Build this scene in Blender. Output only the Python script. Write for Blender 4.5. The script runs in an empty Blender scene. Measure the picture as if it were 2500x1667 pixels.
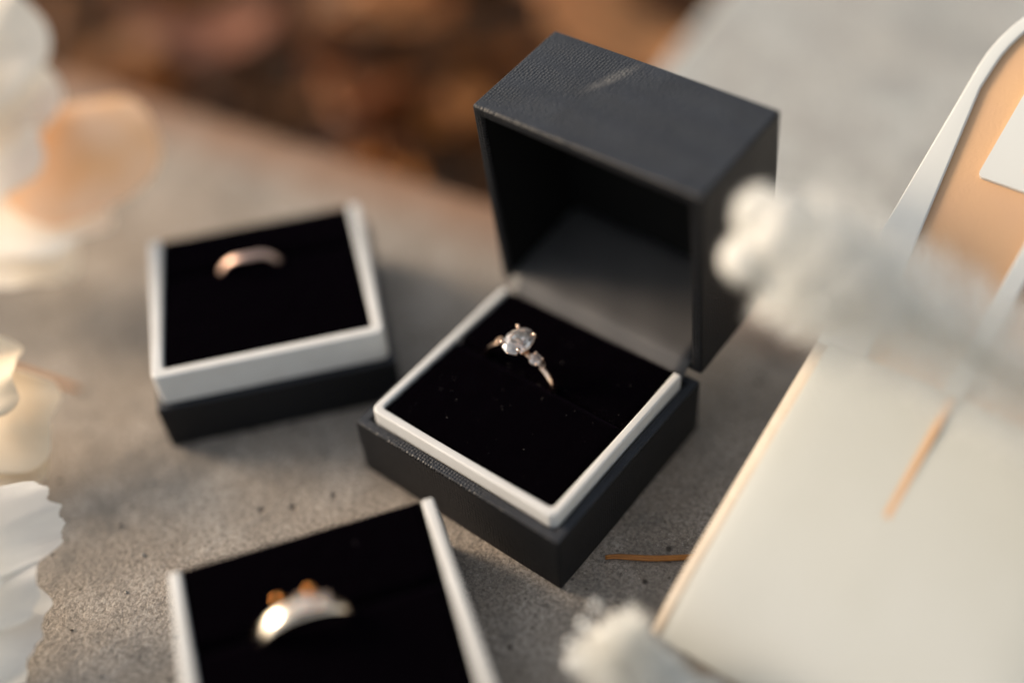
import bpy, bmesh, math, random
from mathutils import Vector, Matrix, noise
R = math.radians
random.seed(7)
S = bpy.context.scene
COL = S.collection

# ------------------------------------------------------------------ camera
cam_d = bpy.data.cameras.new('camera')
cam = bpy.data.objects.new('camera', cam_d)
COL.objects.link(cam)
S.camera = cam
rx = Vector((0.995194, -0.0702499, -0.0682261))
uy = Vector((0.0979278, 0.7139164, 0.6933496))
fw = Vector((0.0, 0.6966982, -0.7173644))
m = Matrix((rx, uy, -fw)).transposed().to_4x4()
m.translation = Vector((0, -0.169248, 0.210373))
cam.matrix_world = m
cam_d.sensor_width = 36
cam_d.lens = 41.75
cam_d.clip_start = 0.01
cam_d.clip_end = 100
cam_d.dof.use_dof = True
cam_d.dof.focus_distance = 0.2475
cam_d.dof.aperture_fstop = 1.75
cam_d.dof.aperture_blades = 0

# ------------------------------------------------------------------ sky, sun, exposure
SUN_EL, SUN_ROT = R(24), R(-66)
W = bpy.data.worlds.new("World")
S.world = W
W.use_nodes = True
nt = W.node_tree
sky = nt.nodes.new('ShaderNodeTexSky')
sky.sky_type = 'NISHITA'
sky.sun_disc = False
sky.sun_elevation = SUN_EL
sky.sun_rotation = SUN_ROT
sky.air_density = 1.2
sky.dust_density = 2.5
sky.ozone_density = 1.0
bg = nt.nodes['Background']
hs = nt.nodes.new('ShaderNodeHueSaturation')      # hazy, thinly clouded sky: little blue left
hs.inputs['Saturation'].default_value = 0.42
nt.links.new(sky.outputs[0], hs.inputs['Color'])
wm = nt.nodes.new('ShaderNodeMix')
wm.data_type = 'RGBA'
wm.blend_type = 'MULTIPLY'
wm.inputs[0].default_value = 1.0
wm.inputs[7].default_value = (1.02, 1.0, 0.96, 1)
nt.links.new(hs.outputs[0], wm.inputs[6])
nt.links.new(wm.outputs[2], bg.inputs[0])
bg.inputs[1].default_value = 0.112
sl = bpy.data.lights.new('sun', 'SUN')
sl.energy = 2.0
sl.angle = R(22)
sl.color = (1.0, 0.76, 0.53)
so = bpy.data.objects.new('sun', sl)
COL.objects.link(so)
sd = Vector((math.sin(SUN_ROT) * math.cos(SUN_EL), math.cos(SUN_ROT) * math.cos(SUN_EL), math.sin(SUN_EL)))
so.rotation_euler = sd.to_track_quat('Z', 'Y').to_euler()
so.location = (-1, 1, 1)
S.view_settings.view_transform = 'Standard'
S.view_settings.look = 'None'
S.view_settings.exposure = 1.0
S.view_settings.gamma = 1
S.view_settings.use_curve_mapping = False

# ------------------------------------------------------------------ helpers
def link(name, me, mat, parent=None, smooth=False, kind=None):
    o = bpy.data.objects.new(name, me)
    COL.objects.link(o)
    if mat is not None and len(me.materials) == 0:
        me.materials.append(mat)
    if parent is not None:
        o.parent = parent
    if smooth:
        me.polygons.foreach_set('use_smooth', [True] * len(me.polygons))
    if kind:
        o['kind'] = kind
    return o

def empty(name, label, cat, mat4, group=None):
    o = bpy.data.objects.new(name, None)
    o.empty_display_size = 0.01
    COL.objects.link(o)
    o.matrix_world = mat4
    o['label'] = label
    o['category'] = cat
    if group:
        o['group'] = group
    return o

def tag(o, label, cat, group=None):
    o['label'] = label
    o['category'] = cat
    if group:
        o['group'] = group

def mesh(name, V, F):
    me = bpy.data.meshes.new(name)
    me.from_pydata([tuple(v) for v in V], [], F)
    me.update()
    bm = bmesh.new()
    bm.from_mesh(me)
    bmesh.ops.recalc_face_normals(bm, faces=bm.faces)
    bm.to_mesh(me)
    bm.free()
    return me

def raw(name, V, F):
    me = bpy.data.meshes.new(name)
    me.from_pydata([tuple(v) for v in V], [], F)
    me.update()
    return me

def bevel(o, w, seg=3, ang=30):
    b = o.modifiers.new('bevel', 'BEVEL')
    b.width = w
    b.segments = seg
    b.limit_method = 'ANGLE'
    b.angle_limit = R(ang)
    b.harden_normals = False
    o.data.polygons.foreach_set('use_smooth', [True] * len(o.data.polygons))
    wn = o.modifiers.new('wn', 'WEIGHTED_NORMAL')
    wn.keep_sharp = False
    return o

def prism(poly, z0, z1):
    n = len(poly)
    V = [(x, y, z0) for x, y in poly] + [(x, y, z1) for x, y in poly]
    F = [tuple(range(n))[::-1], tuple(range(n, 2 * n))]
    F += [(i, (i + 1) % n, n + (i + 1) % n, n + i) for i in range(n)]
    return V, F

def boxv(x0, x1, y0, y1, z0, z1):
    return prism([(x0, y0), (x1, y0), (x1, y1), (x0, y1)], z0, z1)

def tube(P, rad, seg=8, cap=True):
    P = [Vector(p) for p in P]
    V, F = [], []
    n = len(P)
    up = Vector((0, 0, 1))
    for i, p in enumerate(P):
        t = (P[min(i + 1, n - 1)] - P[max(i - 1, 0)]).normalized()
        a = t.cross(up)
        if a.length < 1e-4:
            a = t.cross(Vector((1, 0, 0)))
        a.normalize()
        b = t.cross(a).normalized()
        r = rad(i / (n - 1)) if callable(rad) else rad
        for k in range(seg):
            an = 2 * math.pi * k / seg
            V.append(p + a * math.cos(an) * r + b * math.sin(an) * r)
    for i in range(n - 1):
        for k in range(seg):
            F.append((i * seg + k, i * seg + (k + 1) % seg, (i + 1) * seg + (k + 1) % seg, (i + 1) * seg + k))
    if cap:
        F.append(tuple(range(seg))[::-1])
        F.append(tuple((n - 1) * seg + k for k in range(seg)))
    return V, F

def join(parts):
    V, F = [], []
    for v, f in parts:
        o = len(V)
        V += list(v)
        F += [tuple(i + o for i in q) for q in f]
    return V, F

# ------------------------------------------------------------------ materials
def mat(name, col, rough=0.6, spec=0.5, metal=0.0):
    mm = bpy.data.materials.new(name)
    mm.use_nodes = True
    b = mm.node_tree.nodes['Principled BSDF']
    b.inputs['Base Color'].default_value = (*col, 1)
    b.inputs['Roughness'].default_value = rough
    b.inputs['Specular IOR Level'].default_value = spec
    b.inputs['Metallic'].default_value = metal
    return mm

class N:
    """tiny node graph helper"""
    def __init__(s, mm):
        s.t = mm.node_tree
        s.b = s.t.nodes['Principled BSDF']
        s.out = s.t.nodes['Material Output']
        s.tc = s.t.nodes.new('ShaderNodeTexCoord')
        s.co = s.tc.outputs['Object']
    def new(s, ty, **kw):
        n = s.t.nodes.new(ty)
        for k, v in kw.items():
            setattr(n, k, v)
        return n
    def l(s, a, b):
        s.t.links.new(a, b)
    def noise(s, scale, detail=4, rough=0.6, co=None, dist=0):
        n = s.new('ShaderNodeTexNoise')
        n.inputs['Scale'].default_value = scale
        n.inputs['Detail'].default_value = detail
        n.inputs['Roughness'].default_value = rough
        n.inputs['Distortion'].default_value = dist
        s.l(co or s.co, n.inputs['Vector'])
        return n.outputs['Fac']
    def vor(s, scale, feature='F1', out='Distance', co=None, rnd=1):
        n = s.new('ShaderNodeTexVoronoi')
        n.feature = feature
        n.inputs['Scale'].default_value = scale
        n.inputs['Randomness'].default_value = rnd
        s.l(co or s.co, n.inputs['Vector'])
        return n.outputs[out]
    def ramp(s, fac, stops):
        n = s.new('ShaderNodeValToRGB')
        e = n.color_ramp.elements
        while len(e) < len(stops):
            e.new(0.5)
        for el, (p, c) in zip(e, stops):
            el.position = p
            el.color = (*c, 1) if isinstance(c, tuple) else (c, c, c, 1)
        s.l(fac, n.inputs['Fac'])
        return n.outputs['Color']
    def mix(s, fac, a, b, mode='MIX'):
        n = s.new('ShaderNodeMix', data_type='RGBA', blend_type=mode)
        for sock, v in ((n.inputs[0], fac), (n.inputs[6], a), (n.inputs[7], b)):
            if isinstance(v, (int, float)):
                sock.default_value = v if sock == n.inputs[0] else (v, v, v, 1)
            elif isinstance(v, tuple):
                sock.default_value = (*v, 1)
            else:
                s.l(v, sock)
        return n.outputs[2]
    def math(s, op, a, b=None, c=None):
        n = s.new('ShaderNodeMath', operation=op)
        for i, v in enumerate((a, b, c)):
            if v is None:
                continue
            if isinstance(v, (int, float)):
                n.inputs[i].default_value = v
            else:
                s.l(v, n.inputs[i])
        return n.outputs[0]
    def bump(s, h, dist, strength=1.0, normal=None):
        n = s.new('ShaderNodeBump')
        n.inputs['Strength'].default_value = strength
        n.inputs['Distance'].default_value = dist
        s.l(h, n.inputs['Height'])
        if normal:
            s.l(normal, n.inputs['Normal'])
        s.l(n.outputs[0], s.b.inputs['Normal'])
        return n.outputs[0]

def concrete(name, base, warm, dark, edge_tint=False):
    mm = mat(name, base, 0.78, 0.35)
    g = N(mm)
    big = g.noise(9, 4, 0.6)
    c = g.mix(g.ramp(big, [(0.35, 0.0), (0.68, 1.0)]), base, warm)
    mid = g.noise(55, 5, 0.65, dist=0.6)
    c = g.mix(g.ramp(mid, [(0.42, 0.62), (0.62, 0.0)]), c, dark)
    blot = g.noise(150, 4, 0.7, dist=0.4)
    c = g.mix(g.ramp(blot, [(0.54, 0.0), (0.68, 0.6)]), c, tuple(x * 0.45 for x in base))
    fine = g.noise(1100, 3, 0.75)
    c = g.mix(g.ramp(fine, [(0.42, 0.62), (0.56, 0.0)]), c, tuple(x * 0.40 for x in dark))
    c = g.mix(g.ramp(g.noise(1400, 2, 0.6), [(0.58, 0.0), (0.72, 0.5)]), c, tuple(min(1, x * 1.5) for x in base))
    c = g.mix(g.math('MULTIPLY', g.ramp(g.noise(24, 3, 0.6, dist=0.5), [(0.52, 0.0), (0.62, 0.75)]), g.ramp(g.noise(110, 5, 0.75, dist=0.8), [(0.40, 0.0), (0.60, 1.0)])), c, tuple(x * 0.38 for x in base))
    small = g.vor(330)
    c = g.mix(g.ramp(small, [(0.07, 0.7), (0.14, 0.0)]), c, (0.06, 0.05, 0.04))
    pits = g.vor(110)
    c = g.mix(g.ramp(pits, [(0.055, 0.85), (0.10, 0.0)]), c, (0.035, 0.028, 0.022))
    if edge_tint:                                   # browner towards the arris by the bed
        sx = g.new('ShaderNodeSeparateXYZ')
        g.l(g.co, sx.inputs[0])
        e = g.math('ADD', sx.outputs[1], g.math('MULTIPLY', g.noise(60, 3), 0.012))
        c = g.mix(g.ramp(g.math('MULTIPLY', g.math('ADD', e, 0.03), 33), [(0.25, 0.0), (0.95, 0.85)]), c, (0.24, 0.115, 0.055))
    g.l(c, g.b.inputs['Base Color'])
    h = g.math('ADD', g.math('MULTIPLY', fine, 0.5), g.math('MULTIPLY', g.noise(260, 4, 0.6), 0.7))
    h = g.math('ADD', h, g.math('MULTIPLY', g.ramp(pits, [(0.04, 0.0), (0.11, 1.0)]), 0.6))
    g.bump(h, 0.0008, 0.9)
    return mm

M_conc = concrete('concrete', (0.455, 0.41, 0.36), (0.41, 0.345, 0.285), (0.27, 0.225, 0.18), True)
M_conc2 = concrete('skylit_concrete', (0.55, 0.585, 0.58), (0.46, 0.43, 0.38), (0.35, 0.34, 0.32))  # far slab: brighter, bluer sky light put into the colour

# black leatherette with an embossed cell grain
SCUFF, SCUFF_A = (0.0205, 0.0690, 0.0718), 1.166
def leatherette():
    mm = mat('black_leatherette', (0.018, 0.019, 0.021), 0.52, 0.27)
    g = N(mm)
    mp = g.new('ShaderNodeMapping')
    g.l(g.co, mp.inputs[0])
    cell = g.vor(1350, 'F1', co=mp.outputs[0], rnd=0.35)
    wear = g.noise(60, 3, 0.6, dist=0.5)
    c = g.mix(g.ramp(wear, [(0.45, 0.0), (0.75, 0.5)]), (0.0025, 0.0028, 0.0038), (0.007, 0.008, 0.010))
    c = g.mix(g.ramp(cell, [(0.25, 0.0), (0.62, 0.55)]), c, (0.014, 0.0155, 0.019))
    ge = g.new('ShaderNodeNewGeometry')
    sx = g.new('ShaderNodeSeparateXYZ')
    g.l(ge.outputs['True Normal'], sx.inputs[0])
    sky_top = g.math('MULTIPLY', g.ramp(sx.outputs[2], [(0.75, 0.0), (0.97, 1.0)]), g.ramp(g.noise(70, 5, 0.65, dist=0.8), [(0.3, 0.45), (0.75, 1.0)]))
    c = g.mix(sky_top, c, (0.030, 0.034, 0.043))           # sky light painted as paler blue-grey on what faces up
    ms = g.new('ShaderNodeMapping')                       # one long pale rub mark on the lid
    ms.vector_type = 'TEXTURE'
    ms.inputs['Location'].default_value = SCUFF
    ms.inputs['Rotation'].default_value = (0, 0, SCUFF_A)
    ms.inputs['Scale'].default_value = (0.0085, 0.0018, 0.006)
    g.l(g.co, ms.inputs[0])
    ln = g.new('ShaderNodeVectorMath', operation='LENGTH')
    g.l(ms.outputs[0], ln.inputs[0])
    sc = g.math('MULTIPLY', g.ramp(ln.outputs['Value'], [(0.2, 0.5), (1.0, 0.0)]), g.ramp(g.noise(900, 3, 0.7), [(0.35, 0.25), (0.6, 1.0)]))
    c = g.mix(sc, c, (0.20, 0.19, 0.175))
    g.l(c, g.b.inputs['Base Color'])
    g.l(g.math('ADD', g.math('MULTIPLY', g.noise(45, 3), 0.22), 0.36), g.b.inputs['Roughness'])
    g.bump(g.ramp(cell, [(0.05, 0.0), (0.6, 1.0)]), 0.00016, 1.0)
    return mm
M_leather = leatherette()

M_lining = mat('dark_satin_lining', (0.055, 0.053, 0.054), 0.5, 0.4)
g = N(M_lining)
g.bump(g.noise(2500, 2, 0.7), 0.00006, 0.6)
g.b.inputs['Sheen Weight'].default_value = 0.15

M_velvet = mat('black_velvet', (0.0012, 0.0008, 0.0014), 0.95, 0.0)
g = N(M_velvet)
g.bump(g.noise(3500, 2, 0.8), 0.00018, 0.8)
g.b.inputs['Sheen Weight'].default_value = 0.022
g.b.inputs['Sheen Roughness'].default_value = 0.35
g.b.inputs['Sheen Tint'].default_value = (0.55, 0.42, 0.75, 1)
M_pile = mat('velvet_pile', (0.006, 0.0045, 0.006), 0.7, 0.1)
M_lint = mat('lint', (0.10, 0.095, 0.09), 0.8, 0.2)

M_rim = mat('white_card', (0.70, 0.695, 0.68), 0.5, 0.4)
g = N(M_rim)
c = g.mix(g.ramp(g.noise(120, 4, 0.6), [(0.4, 0.0), (0.75, 0.35)]), (0.62, 0.62, 0.605), (0.50, 0.48, 0.45))
g.l(c, g.b.inputs['Base Color'])
g.bump(g.noise(1800, 3, 0.6), 0.00003, 0.5)

M_gold = mat('rose_gold', (0.88, 0.64, 0.49), 0.13, 0.5, 1.0)
M_silver = mat('white_gold', (0.83, 0.78, 0.74), 0.14, 0.5, 1.0)
g = N(M_silver)
g.bump(g.noise(900, 2), 0.00002, 0.4)
M_rose = mat('rose_silver', (0.62, 0.42, 0.34), 0.30, 0.5, 1.0)
M_gem = mat('diamond', (0.98, 0.985, 1.0), 0.01, 0.6)
b = M_gem.node_tree.nodes['Principled BSDF']
b.inputs['Transmission Weight'].default_value = 0.86
b.inputs['IOR'].default_value = 2.4

def petal_mat(name, col, tip, trans=0.5):
    mm = mat(name, col, 0.6, 0.3)
    g = N(mm)
    c = g.mix(g.ramp(g.noise(60, 3, 0.5, dist=0.4), [(0.35, 0.0), (0.75, 1.0)]), col, tip)
    g.l(c, g.b.inputs['Base Color'])
    g.bump(g.noise(300, 3, 0.5, dist=1.0), 0.0003, 0.35)
    tr = g.new('ShaderNodeBsdfTranslucent')
    g.l(c, tr.inputs[0])
    mx = g.new('ShaderNodeMixShader')
    mx.inputs[0].default_value = trans
    g.l(g.b.outputs[0], mx.inputs[1])
    g.l(tr.outputs[0], mx.inputs[2])
    g.l(mx.outputs[0], g.out.inputs[0])
    return mm
M_petw = petal_mat('ivory_petal', (0.95, 0.88, 0.76), (0.95, 0.90, 0.82), 0.35)
M_petp = petal_mat('peach_petal', (0.98, 0.58, 0.30), (0.98, 0.70, 0.50), 0.35)
M_petb = petal_mat('beige_petal', (0.80, 0.66, 0.48), (0.84, 0.76, 0.62), 0.2)
M_petr = petal_mat('white_ruffled_petal', (0.82, 0.81, 0.78), (0.86, 0.86, 0.83))
M_bud = petal_mat('white_floret', (0.88, 0.88, 0.85), (0.84, 0.82, 0.76), 0.4)
M_stem = mat('pale_stem', (0.42, 0.37, 0.26), 0.6, 0.3)

def leafmat():
    mm = mat('dry_leaf', (0.3, 0.12, 0.04), 0.55, 0.4)
    g = N(mm)
    at = g.new('ShaderNodeAttribute', attribute_name='tone')
    c = g.mix(g.ramp(g.noise(70, 4, 0.6), [(0.45, 0.0), (0.75, 0.7)]), at.outputs['Color'], (0.10, 0.05, 0.025))
    g.l(c, g.b.inputs['Base Color'])
    tr = g.new('ShaderNodeBsdfTranslucent')
    g.l(c, tr.inputs[0])
    mx = g.new('ShaderNodeMixShader')
    mx.inputs[0].default_value = 0.3
    g.l(g.b.outputs[0], mx.inputs[1])
    g.l(tr.outputs[0], mx.inputs[2])
    g.l(mx.outputs[0], g.out.inputs[0])
    return mm
M_leaf = leafmat()
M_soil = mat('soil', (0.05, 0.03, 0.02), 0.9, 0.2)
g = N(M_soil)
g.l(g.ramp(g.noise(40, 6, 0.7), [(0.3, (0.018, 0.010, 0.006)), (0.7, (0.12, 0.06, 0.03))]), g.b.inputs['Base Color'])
g.bump(g.noise(120, 5), 0.01)

# ------------------------------------------------------------------ setting: soil, two slabs
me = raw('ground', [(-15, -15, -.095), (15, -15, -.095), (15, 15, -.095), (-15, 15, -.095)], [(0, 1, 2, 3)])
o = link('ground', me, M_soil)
o['kind'] = 'structure'

I = Vector((0.0227, 0.0781, 0))
d1 = Vector((0.8344, -0.5512, 0))       # along the edge, to the right and toward the viewer
d2 = Vector((0.5512, 0.8344, 0))        # away from the viewer
def slab(name, a0, a1, b0, b1, z1, mm, bev):
    # a along d1, b along d2, dense enough along the visible edge for a slightly worn arris
    V, F = boxv(a0, a1, b0, b1, -0.0948, z1)
    me = mesh(name, V, F)
    o = link(name, me, mm)
    M4 = Matrix((d1, d2, Vector((0, 0, 1)))).transposed().to_4x4()
    M4.translation = I
    o.matrix_world = M4
    bevel(o, bev, 4)
    o['kind'] = 'structure'
    return o
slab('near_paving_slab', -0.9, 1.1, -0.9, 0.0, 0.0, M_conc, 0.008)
slab('far_paving_slab', -0.013, 1.1, 0.003, 0.9, -0.0004, M_conc2, 0.004)

# leaf litter in the sunken bed between the slabs
def leaf_geo(L, Wd, curl, fold):
    n = 7
    V, F = [], []
    for i in range(n):
        s = i / (n - 1)
        w = Wd * (math.sin(math.pi * min(1, s ** 0.8 * 0.97 + 0.03)) ** 0.8) * 0.5 + 0.0004
        for t in (-1, -0.5, 0, 0.5, 1):
            V.append(Vector((L * (s - 0.5), w * t * (1 + 0.12 * math.sin(9 * s)), curl * (s - 0.5) ** 2 * L * 2 + fold * abs(t) * w + 0.0012 * math.sin(7 * s + 3 * t))))
    for i in range(n - 1):
        for k in range(4):
            F.append((i * 5 + k, i * 5 + k + 1, (i + 1) * 5 + k + 1, (i + 1) * 5 + k))
    return V, F
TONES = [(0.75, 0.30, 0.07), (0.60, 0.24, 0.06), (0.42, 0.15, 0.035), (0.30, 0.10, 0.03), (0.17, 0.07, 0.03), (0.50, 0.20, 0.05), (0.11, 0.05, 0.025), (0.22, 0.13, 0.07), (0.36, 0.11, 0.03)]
def set_tone(me, cols):
    ca = me.color_attributes.new('tone', 'FLOAT_COLOR', 'POINT')
    for i, c in enumerate(cols):
        ca.data[i].color = (*c, 1)
V, F, Cc = [], [], []
rl = random.Random(5)
for i in range(1300):
    a = -rl.random() ** 1.3 * 0.75 - 0.012
    bb = rl.random() ** 1.3 * 0.75 + 0.012
    if rl.random() > 0.15 + min(abs(a), bb) / 0.05:
        continue
    L = rl.uniform(0.020, 0.045)
    v, f = leaf_geo(L, L * rl.uniform(0.35, 0.6), rl.uniform(-0.2, 0.7), rl.uniform(-0.2, 0.5))
    rot = Matrix.Rotation(rl.uniform(0, 6.28), 4, 'Z') @ Matrix.Rotation(rl.gauss(0, 0.35), 4, 'X') @ Matrix.Rotation(rl.gauss(0, 0.3), 4, 'Y')
    p = I + d1 * a + d2 * bb + Vector((0, 0, -0.088 + rl.random() * 0.016 + 0.040 * min(1, min(abs(a), bb) / 0.12)))
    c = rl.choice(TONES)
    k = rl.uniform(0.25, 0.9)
    base = len(V)
    V += [rot @ q + p for q in v]
    F += [tuple(j + base for j in q) for q in f]
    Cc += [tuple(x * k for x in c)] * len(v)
me = raw('leaf_litter', V, F)
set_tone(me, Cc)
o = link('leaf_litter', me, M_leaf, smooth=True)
o['kind'] = 'stuff'
o['label'] = 'brown and orange dead leaves filling the sunken bed behind the slab'
o['category'] = 'leaves'

# a few large leaves on top, the brightest with sunlight put into their tone
def fallen_leaf(p, L, Wd, rz, tilt, tone, label):
    v, f = leaf_geo(L, Wd, 0.5, 0.25)
    me = raw('fallen_leaf', v, f)
    set_tone(me, [tone] * len(v))
    o = link('fallen_leaf', me, M_leaf, smooth=True)
    o.matrix_world = Matrix.Translation(p) @ Matrix.Rotation(rz, 4, 'Z') @ Matrix.Rotation(tilt, 4, 'Y')
    tag(o, label, 'leaf', 'larger dead leaves in the bed')
    s = o.modifiers.new('thick', 'SOLIDIFY')
    s.thickness = 0.0004
fallen_leaf((0.032, 0.270, -0.034), 0.100, 0.060, 0.1, 0.2, (0.95, 0.52, 0.24), 'bright orange leaf with sunlight in its colour at the top edge, left of the lid top corner')
fallen_leaf((0.052, 0.222, -0.040), 0.075, 0.045, -0.7, 0.25, (0.75, 0.36, 0.14), 'orange leaf just behind the far top edge of the open lid')
fallen_leaf((-0.028, 0.275, -0.040), 0.075, 0.050, 1.1, -0.2, (0.62, 0.28, 0.10), 'amber leaf in the bed, above the plain band ring box')
fallen_leaf((-0.045, 0.215, -0.050), 0.055, 0.034, 2.1, 0.3, (0.45, 0.17, 0.06), 'tawny leaf in the dark bed, left of the raised black lid')
fallen_leaf((-0.110, 0.262, -0.046), 0.060, 0.036, 0.5, 0.2, (0.45, 0.18, 0.10), 'reddish brown leaf in the bed beside the ivory flower')

# ------------------------------------------------------------------ ring boxes
BW, BD = 0.055, 0.0522
def frame(x, y, yaw):
    return Matrix.Translation((x, y, 0)) @ Matrix.Rotation(yaw, 4, 'Z')

def arc(cx, cy, r, a0, a1, n):
    return [(cx + r * math.cos(R(a0 + (a1 - a0) * i / n)), cy + r * math.sin(R(a0 + (a1 - a0) * i / n))) for i in range(n + 1)]

def tray_mesh(t, th, z0, z1, yb):
    r = 0.0018
    x0, x1, y0 = t, BW - t, t
    outer = [(x0, yb)] + arc(x0 + r, y0 + r, r, 180, 270, 6) + arc(x1 - r, y0 + r, r, 270, 360, 6) + [(x1, yb)]
    ri = 0.0011
    a0, a1, c0 = x0 + th, x1 - th, y0 + th
    inner = [(a0, yb)] + arc(a0 + ri, c0 + ri, ri, 180, 270, 6) + arc(a1 - ri, c0 + ri, ri, 270, 360, 6) + [(a1, yb)]
    n = len(outer)
    V = [(x, y, z0) for x, y in outer] + [(x, y, z0) for x, y in inner] + [(x, y, z1) for x, y in outer] + [(x, y, z1) for x, y in inner]
    F = []
    for i in range(n - 1):
        F += [(i, i + 1, 2 * n + i + 1, 2 * n + i), (n + i, n + i + 1, 3 * n + i + 1, 3 * n + i),
              (2 * n + i, 2 * n + i + 1, 3 * n + i + 1, 3 * n + i), (i, i + 1, n + i + 1, n + i)]
    F += [(0, n, 3 * n, 2 * n), (n - 1, 2 * n - 1, 4 * n - 1, 3 * n - 1)]
    return mesh('rim', V, F)

def cushion_mesh(x0, x1, y0, y1, z0, z1, seed, slot_low=None, rc=0.0015):
    """softly domed velvet pad with rounded long edges; the slot side rolls down"""
    nx, ny = 44, 26
    V, F = [], []
    for j in range(ny + 1):
        for i in range(nx + 1):
            s, t = i / nx, j / ny
            x, y = x0 + (x1 - x0) * s, y0 + (y1 - y0) * t
            z = z1 + 0.00025 * math.sin(math.pi * s) * math.sin(math.pi * t)
            if slot_low == 'hi':
                d = (y1 - y)
            else:
                d = (y - y0)
            if d < 0.0016:
                z -= 0.0014 * (1 - d / 0.0016) ** 2
            e = min(x - x0, x1 - x, (y - y0) if slot_low == 'hi' else (y1 - y))
            if e < 0.0008:
                z -= 0.0006 * (1 - e / 0.0008) ** 2
            z += 0.00016 * noise.noise(Vector((x * 260, y * 260, seed)))
            V.append((x, y, z))
    top = len(V)
    def idx(i, j):
        return j * (nx + 1) + i
    for j in range(ny):
        for i in range(nx):
            F.append((idx(i, j), idx(i + 1, j), idx(i + 1, j + 1), idx(i, j + 1)))
    border = [idx(i, 0) for i in range(nx)] + [idx(nx, j) for j in range(ny)] + [idx(i, ny) for i in range(nx, 0, -1)] + [idx(0, j) for j in range(ny, 0, -1)]
    for k in border:
        V.append((V[k][0], V[k][1], z0))
    n = len(border)
    for k in range(n):
        F.append((border[k], top + k, top + (k + 1) % n, border[(k + 1) % n]))
    F.append(tuple(top + k for k in range(n)))
    return mesh('cushion', V, F)

def pile(parent, x0, x1, y0, y1, z, n, seed, edge=0.75, hl=(0.0003, 0.0008)):
    rr = random.Random(seed)
    V, F = [], []
    for _ in range(n):
        if rr.random() < edge:
            k = rr.randrange(4)
            q = abs(rr.gauss(0, 0.0006))
            if k == 0: x, y = rr.uniform(x0, x1), y0 + q
            elif k == 1: x, y = rr.uniform(x0, x1), y1 - q
            elif k == 2: x, y = x0 + q, rr.uniform(y0, y1)
            else: x, y = x1 - q, rr.uniform(y0, y1)
        else:
            x, y = rr.uniform(x0, x1), rr.uniform(y0, y1)
        h = rr.uniform(*hl)
        a = rr.uniform(0, 6.28)
        w = 0.000035
        dx, dy = math.cos(a) * w, math.sin(a) * w
        lx, ly = rr.gauss(0, 0.3) * h, rr.gauss(0, 0.3) * h
        b = len(V)
        zz = z - 0.0004
        V += [(x - dx, y - dy, zz), (x + dx, y + dy, zz), (x + lx, y + ly, zz + h)]
        F.append((b, b + 1, b + 2))
    link('velvet_pile', raw('velvet_pile', V, F), M_pile, parent, kind='stuff')

def lint(parent, x0, x1, y0, y1, z, n, seed):
    rr = random.Random(seed)
    parts = []
    for _ in range(n):
        x, y = rr.uniform(x0, x1), rr.uniform(y0, y1)
        r = rr.choice((0.00003, 0.00004, 0.00005, 0.00008))
        a = rr.uniform(0, 6.28)
        L = r * rr.choice((1, 1.2, 2, 5))
        p = [(x - math.cos(a) * L, y - math.sin(a) * L, z + 0.0002), (x, y, z + 0.0003), (x + math.cos(a) * L, y + math.sin(a) * L, z + 0.0002)]
        parts.append(tube(p, r * 0.8 if L < r * 3 else r * 0.35, 5))
    V, F = join(parts)
    link('lint', mesh('lint', V, F), M_lint, parent, kind='stuff')

def ring_box(M4, hb, t, th, z1, slot, label, lid=False, seed=1):
    root = empty('ring_box', label, 'ring box', M4, 'small black ring boxes')
    # base: open-topped carton, walls 2.6 mm
    w = 0.0026
    o0 = [(0, 0), (BW, 0), (BW, BD), (0, BD)]
    i0 = [(w, w), (BW - w, w), (BW - w, BD - w), (w, BD - w)]
    V = [(x, y, 0.0) for x, y in o0] + [(x, y, hb) for x, y in o0] + [(x, y, hb) for x, y in i0] + [(x, y, 0.004) for x, y in i0]
    F = [(3, 2, 1, 0), (12, 13, 14, 15)]
    for k in range(4):
        n = (k + 1) % 4
        F += [(k, n, 4 + n, 4 + k), (4 + k, 4 + n, 8 + n, 8 + k), (8 + k, 8 + n, 12 + n, 12 + k)]
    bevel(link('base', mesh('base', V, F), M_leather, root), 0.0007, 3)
    yb = BD - 0.0035
    tt = max(t, w + 0.0001) if t > 0.002 else t
    # rim: sits inside the base when the base is wide, over a ledge when the inset is small
    rim = link('rim', tray_mesh(t, th, hb + 0.0002 if t < w else hb - 0.010, z1, yb), M_rim, root)
    bevel(rim, 0.0005, 3)
    x0, x1 = t + th + 0.0001, BW - t - th - 0.0001
    y0 = t + th + 0.0001
    zc = z1 - 0.0006
    link('cushion', cushion_mesh(x0, x1, y0, slot - 0.0002, hb - 0.008, zc, seed, 'hi'), M_velvet, root, smooth=True)
    link('cushion', cushion_mesh(x0, x1, slot + 0.0002, yb + 0.0004, hb - 0.008, zc, seed + 5, 'lo'), M_velvet, root, smooth=True)
    pile(root, x0, x1, y0, yb + 0.0004, zc, 16000, seed, 0.45)
    lint(root, x0 + 0.002, x1 - 0.002, y0 + 0.002, yb - 0.002, zc, 46 if lid else 12, seed)
    return root

main = ring_box(frame(-0.0357, 0.0, -0.7364), 0.0163, 0.0028, 0.0019, 0.0196, 0.0303,
                'open black ring box with its lid raised, holding the sparkling gemstone ring', True, 1)
box2 = ring_box(frame(-0.0812, 0.0114, 0.1492), 0.0131, 0.0013, 0.0026, 0.0221, 0.0345,
                'lidless black ring box with a white rim behind, holding the plain curved band', False, 2)
box3 = ring_box(frame(-0.0597, -0.0863, 0.2314), 0.0131, 0.0013, 0.0024, 0.0221, 0.0303,
                'lidless black ring box cut by the bottom edge, nearest the camera', False, 3)

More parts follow.
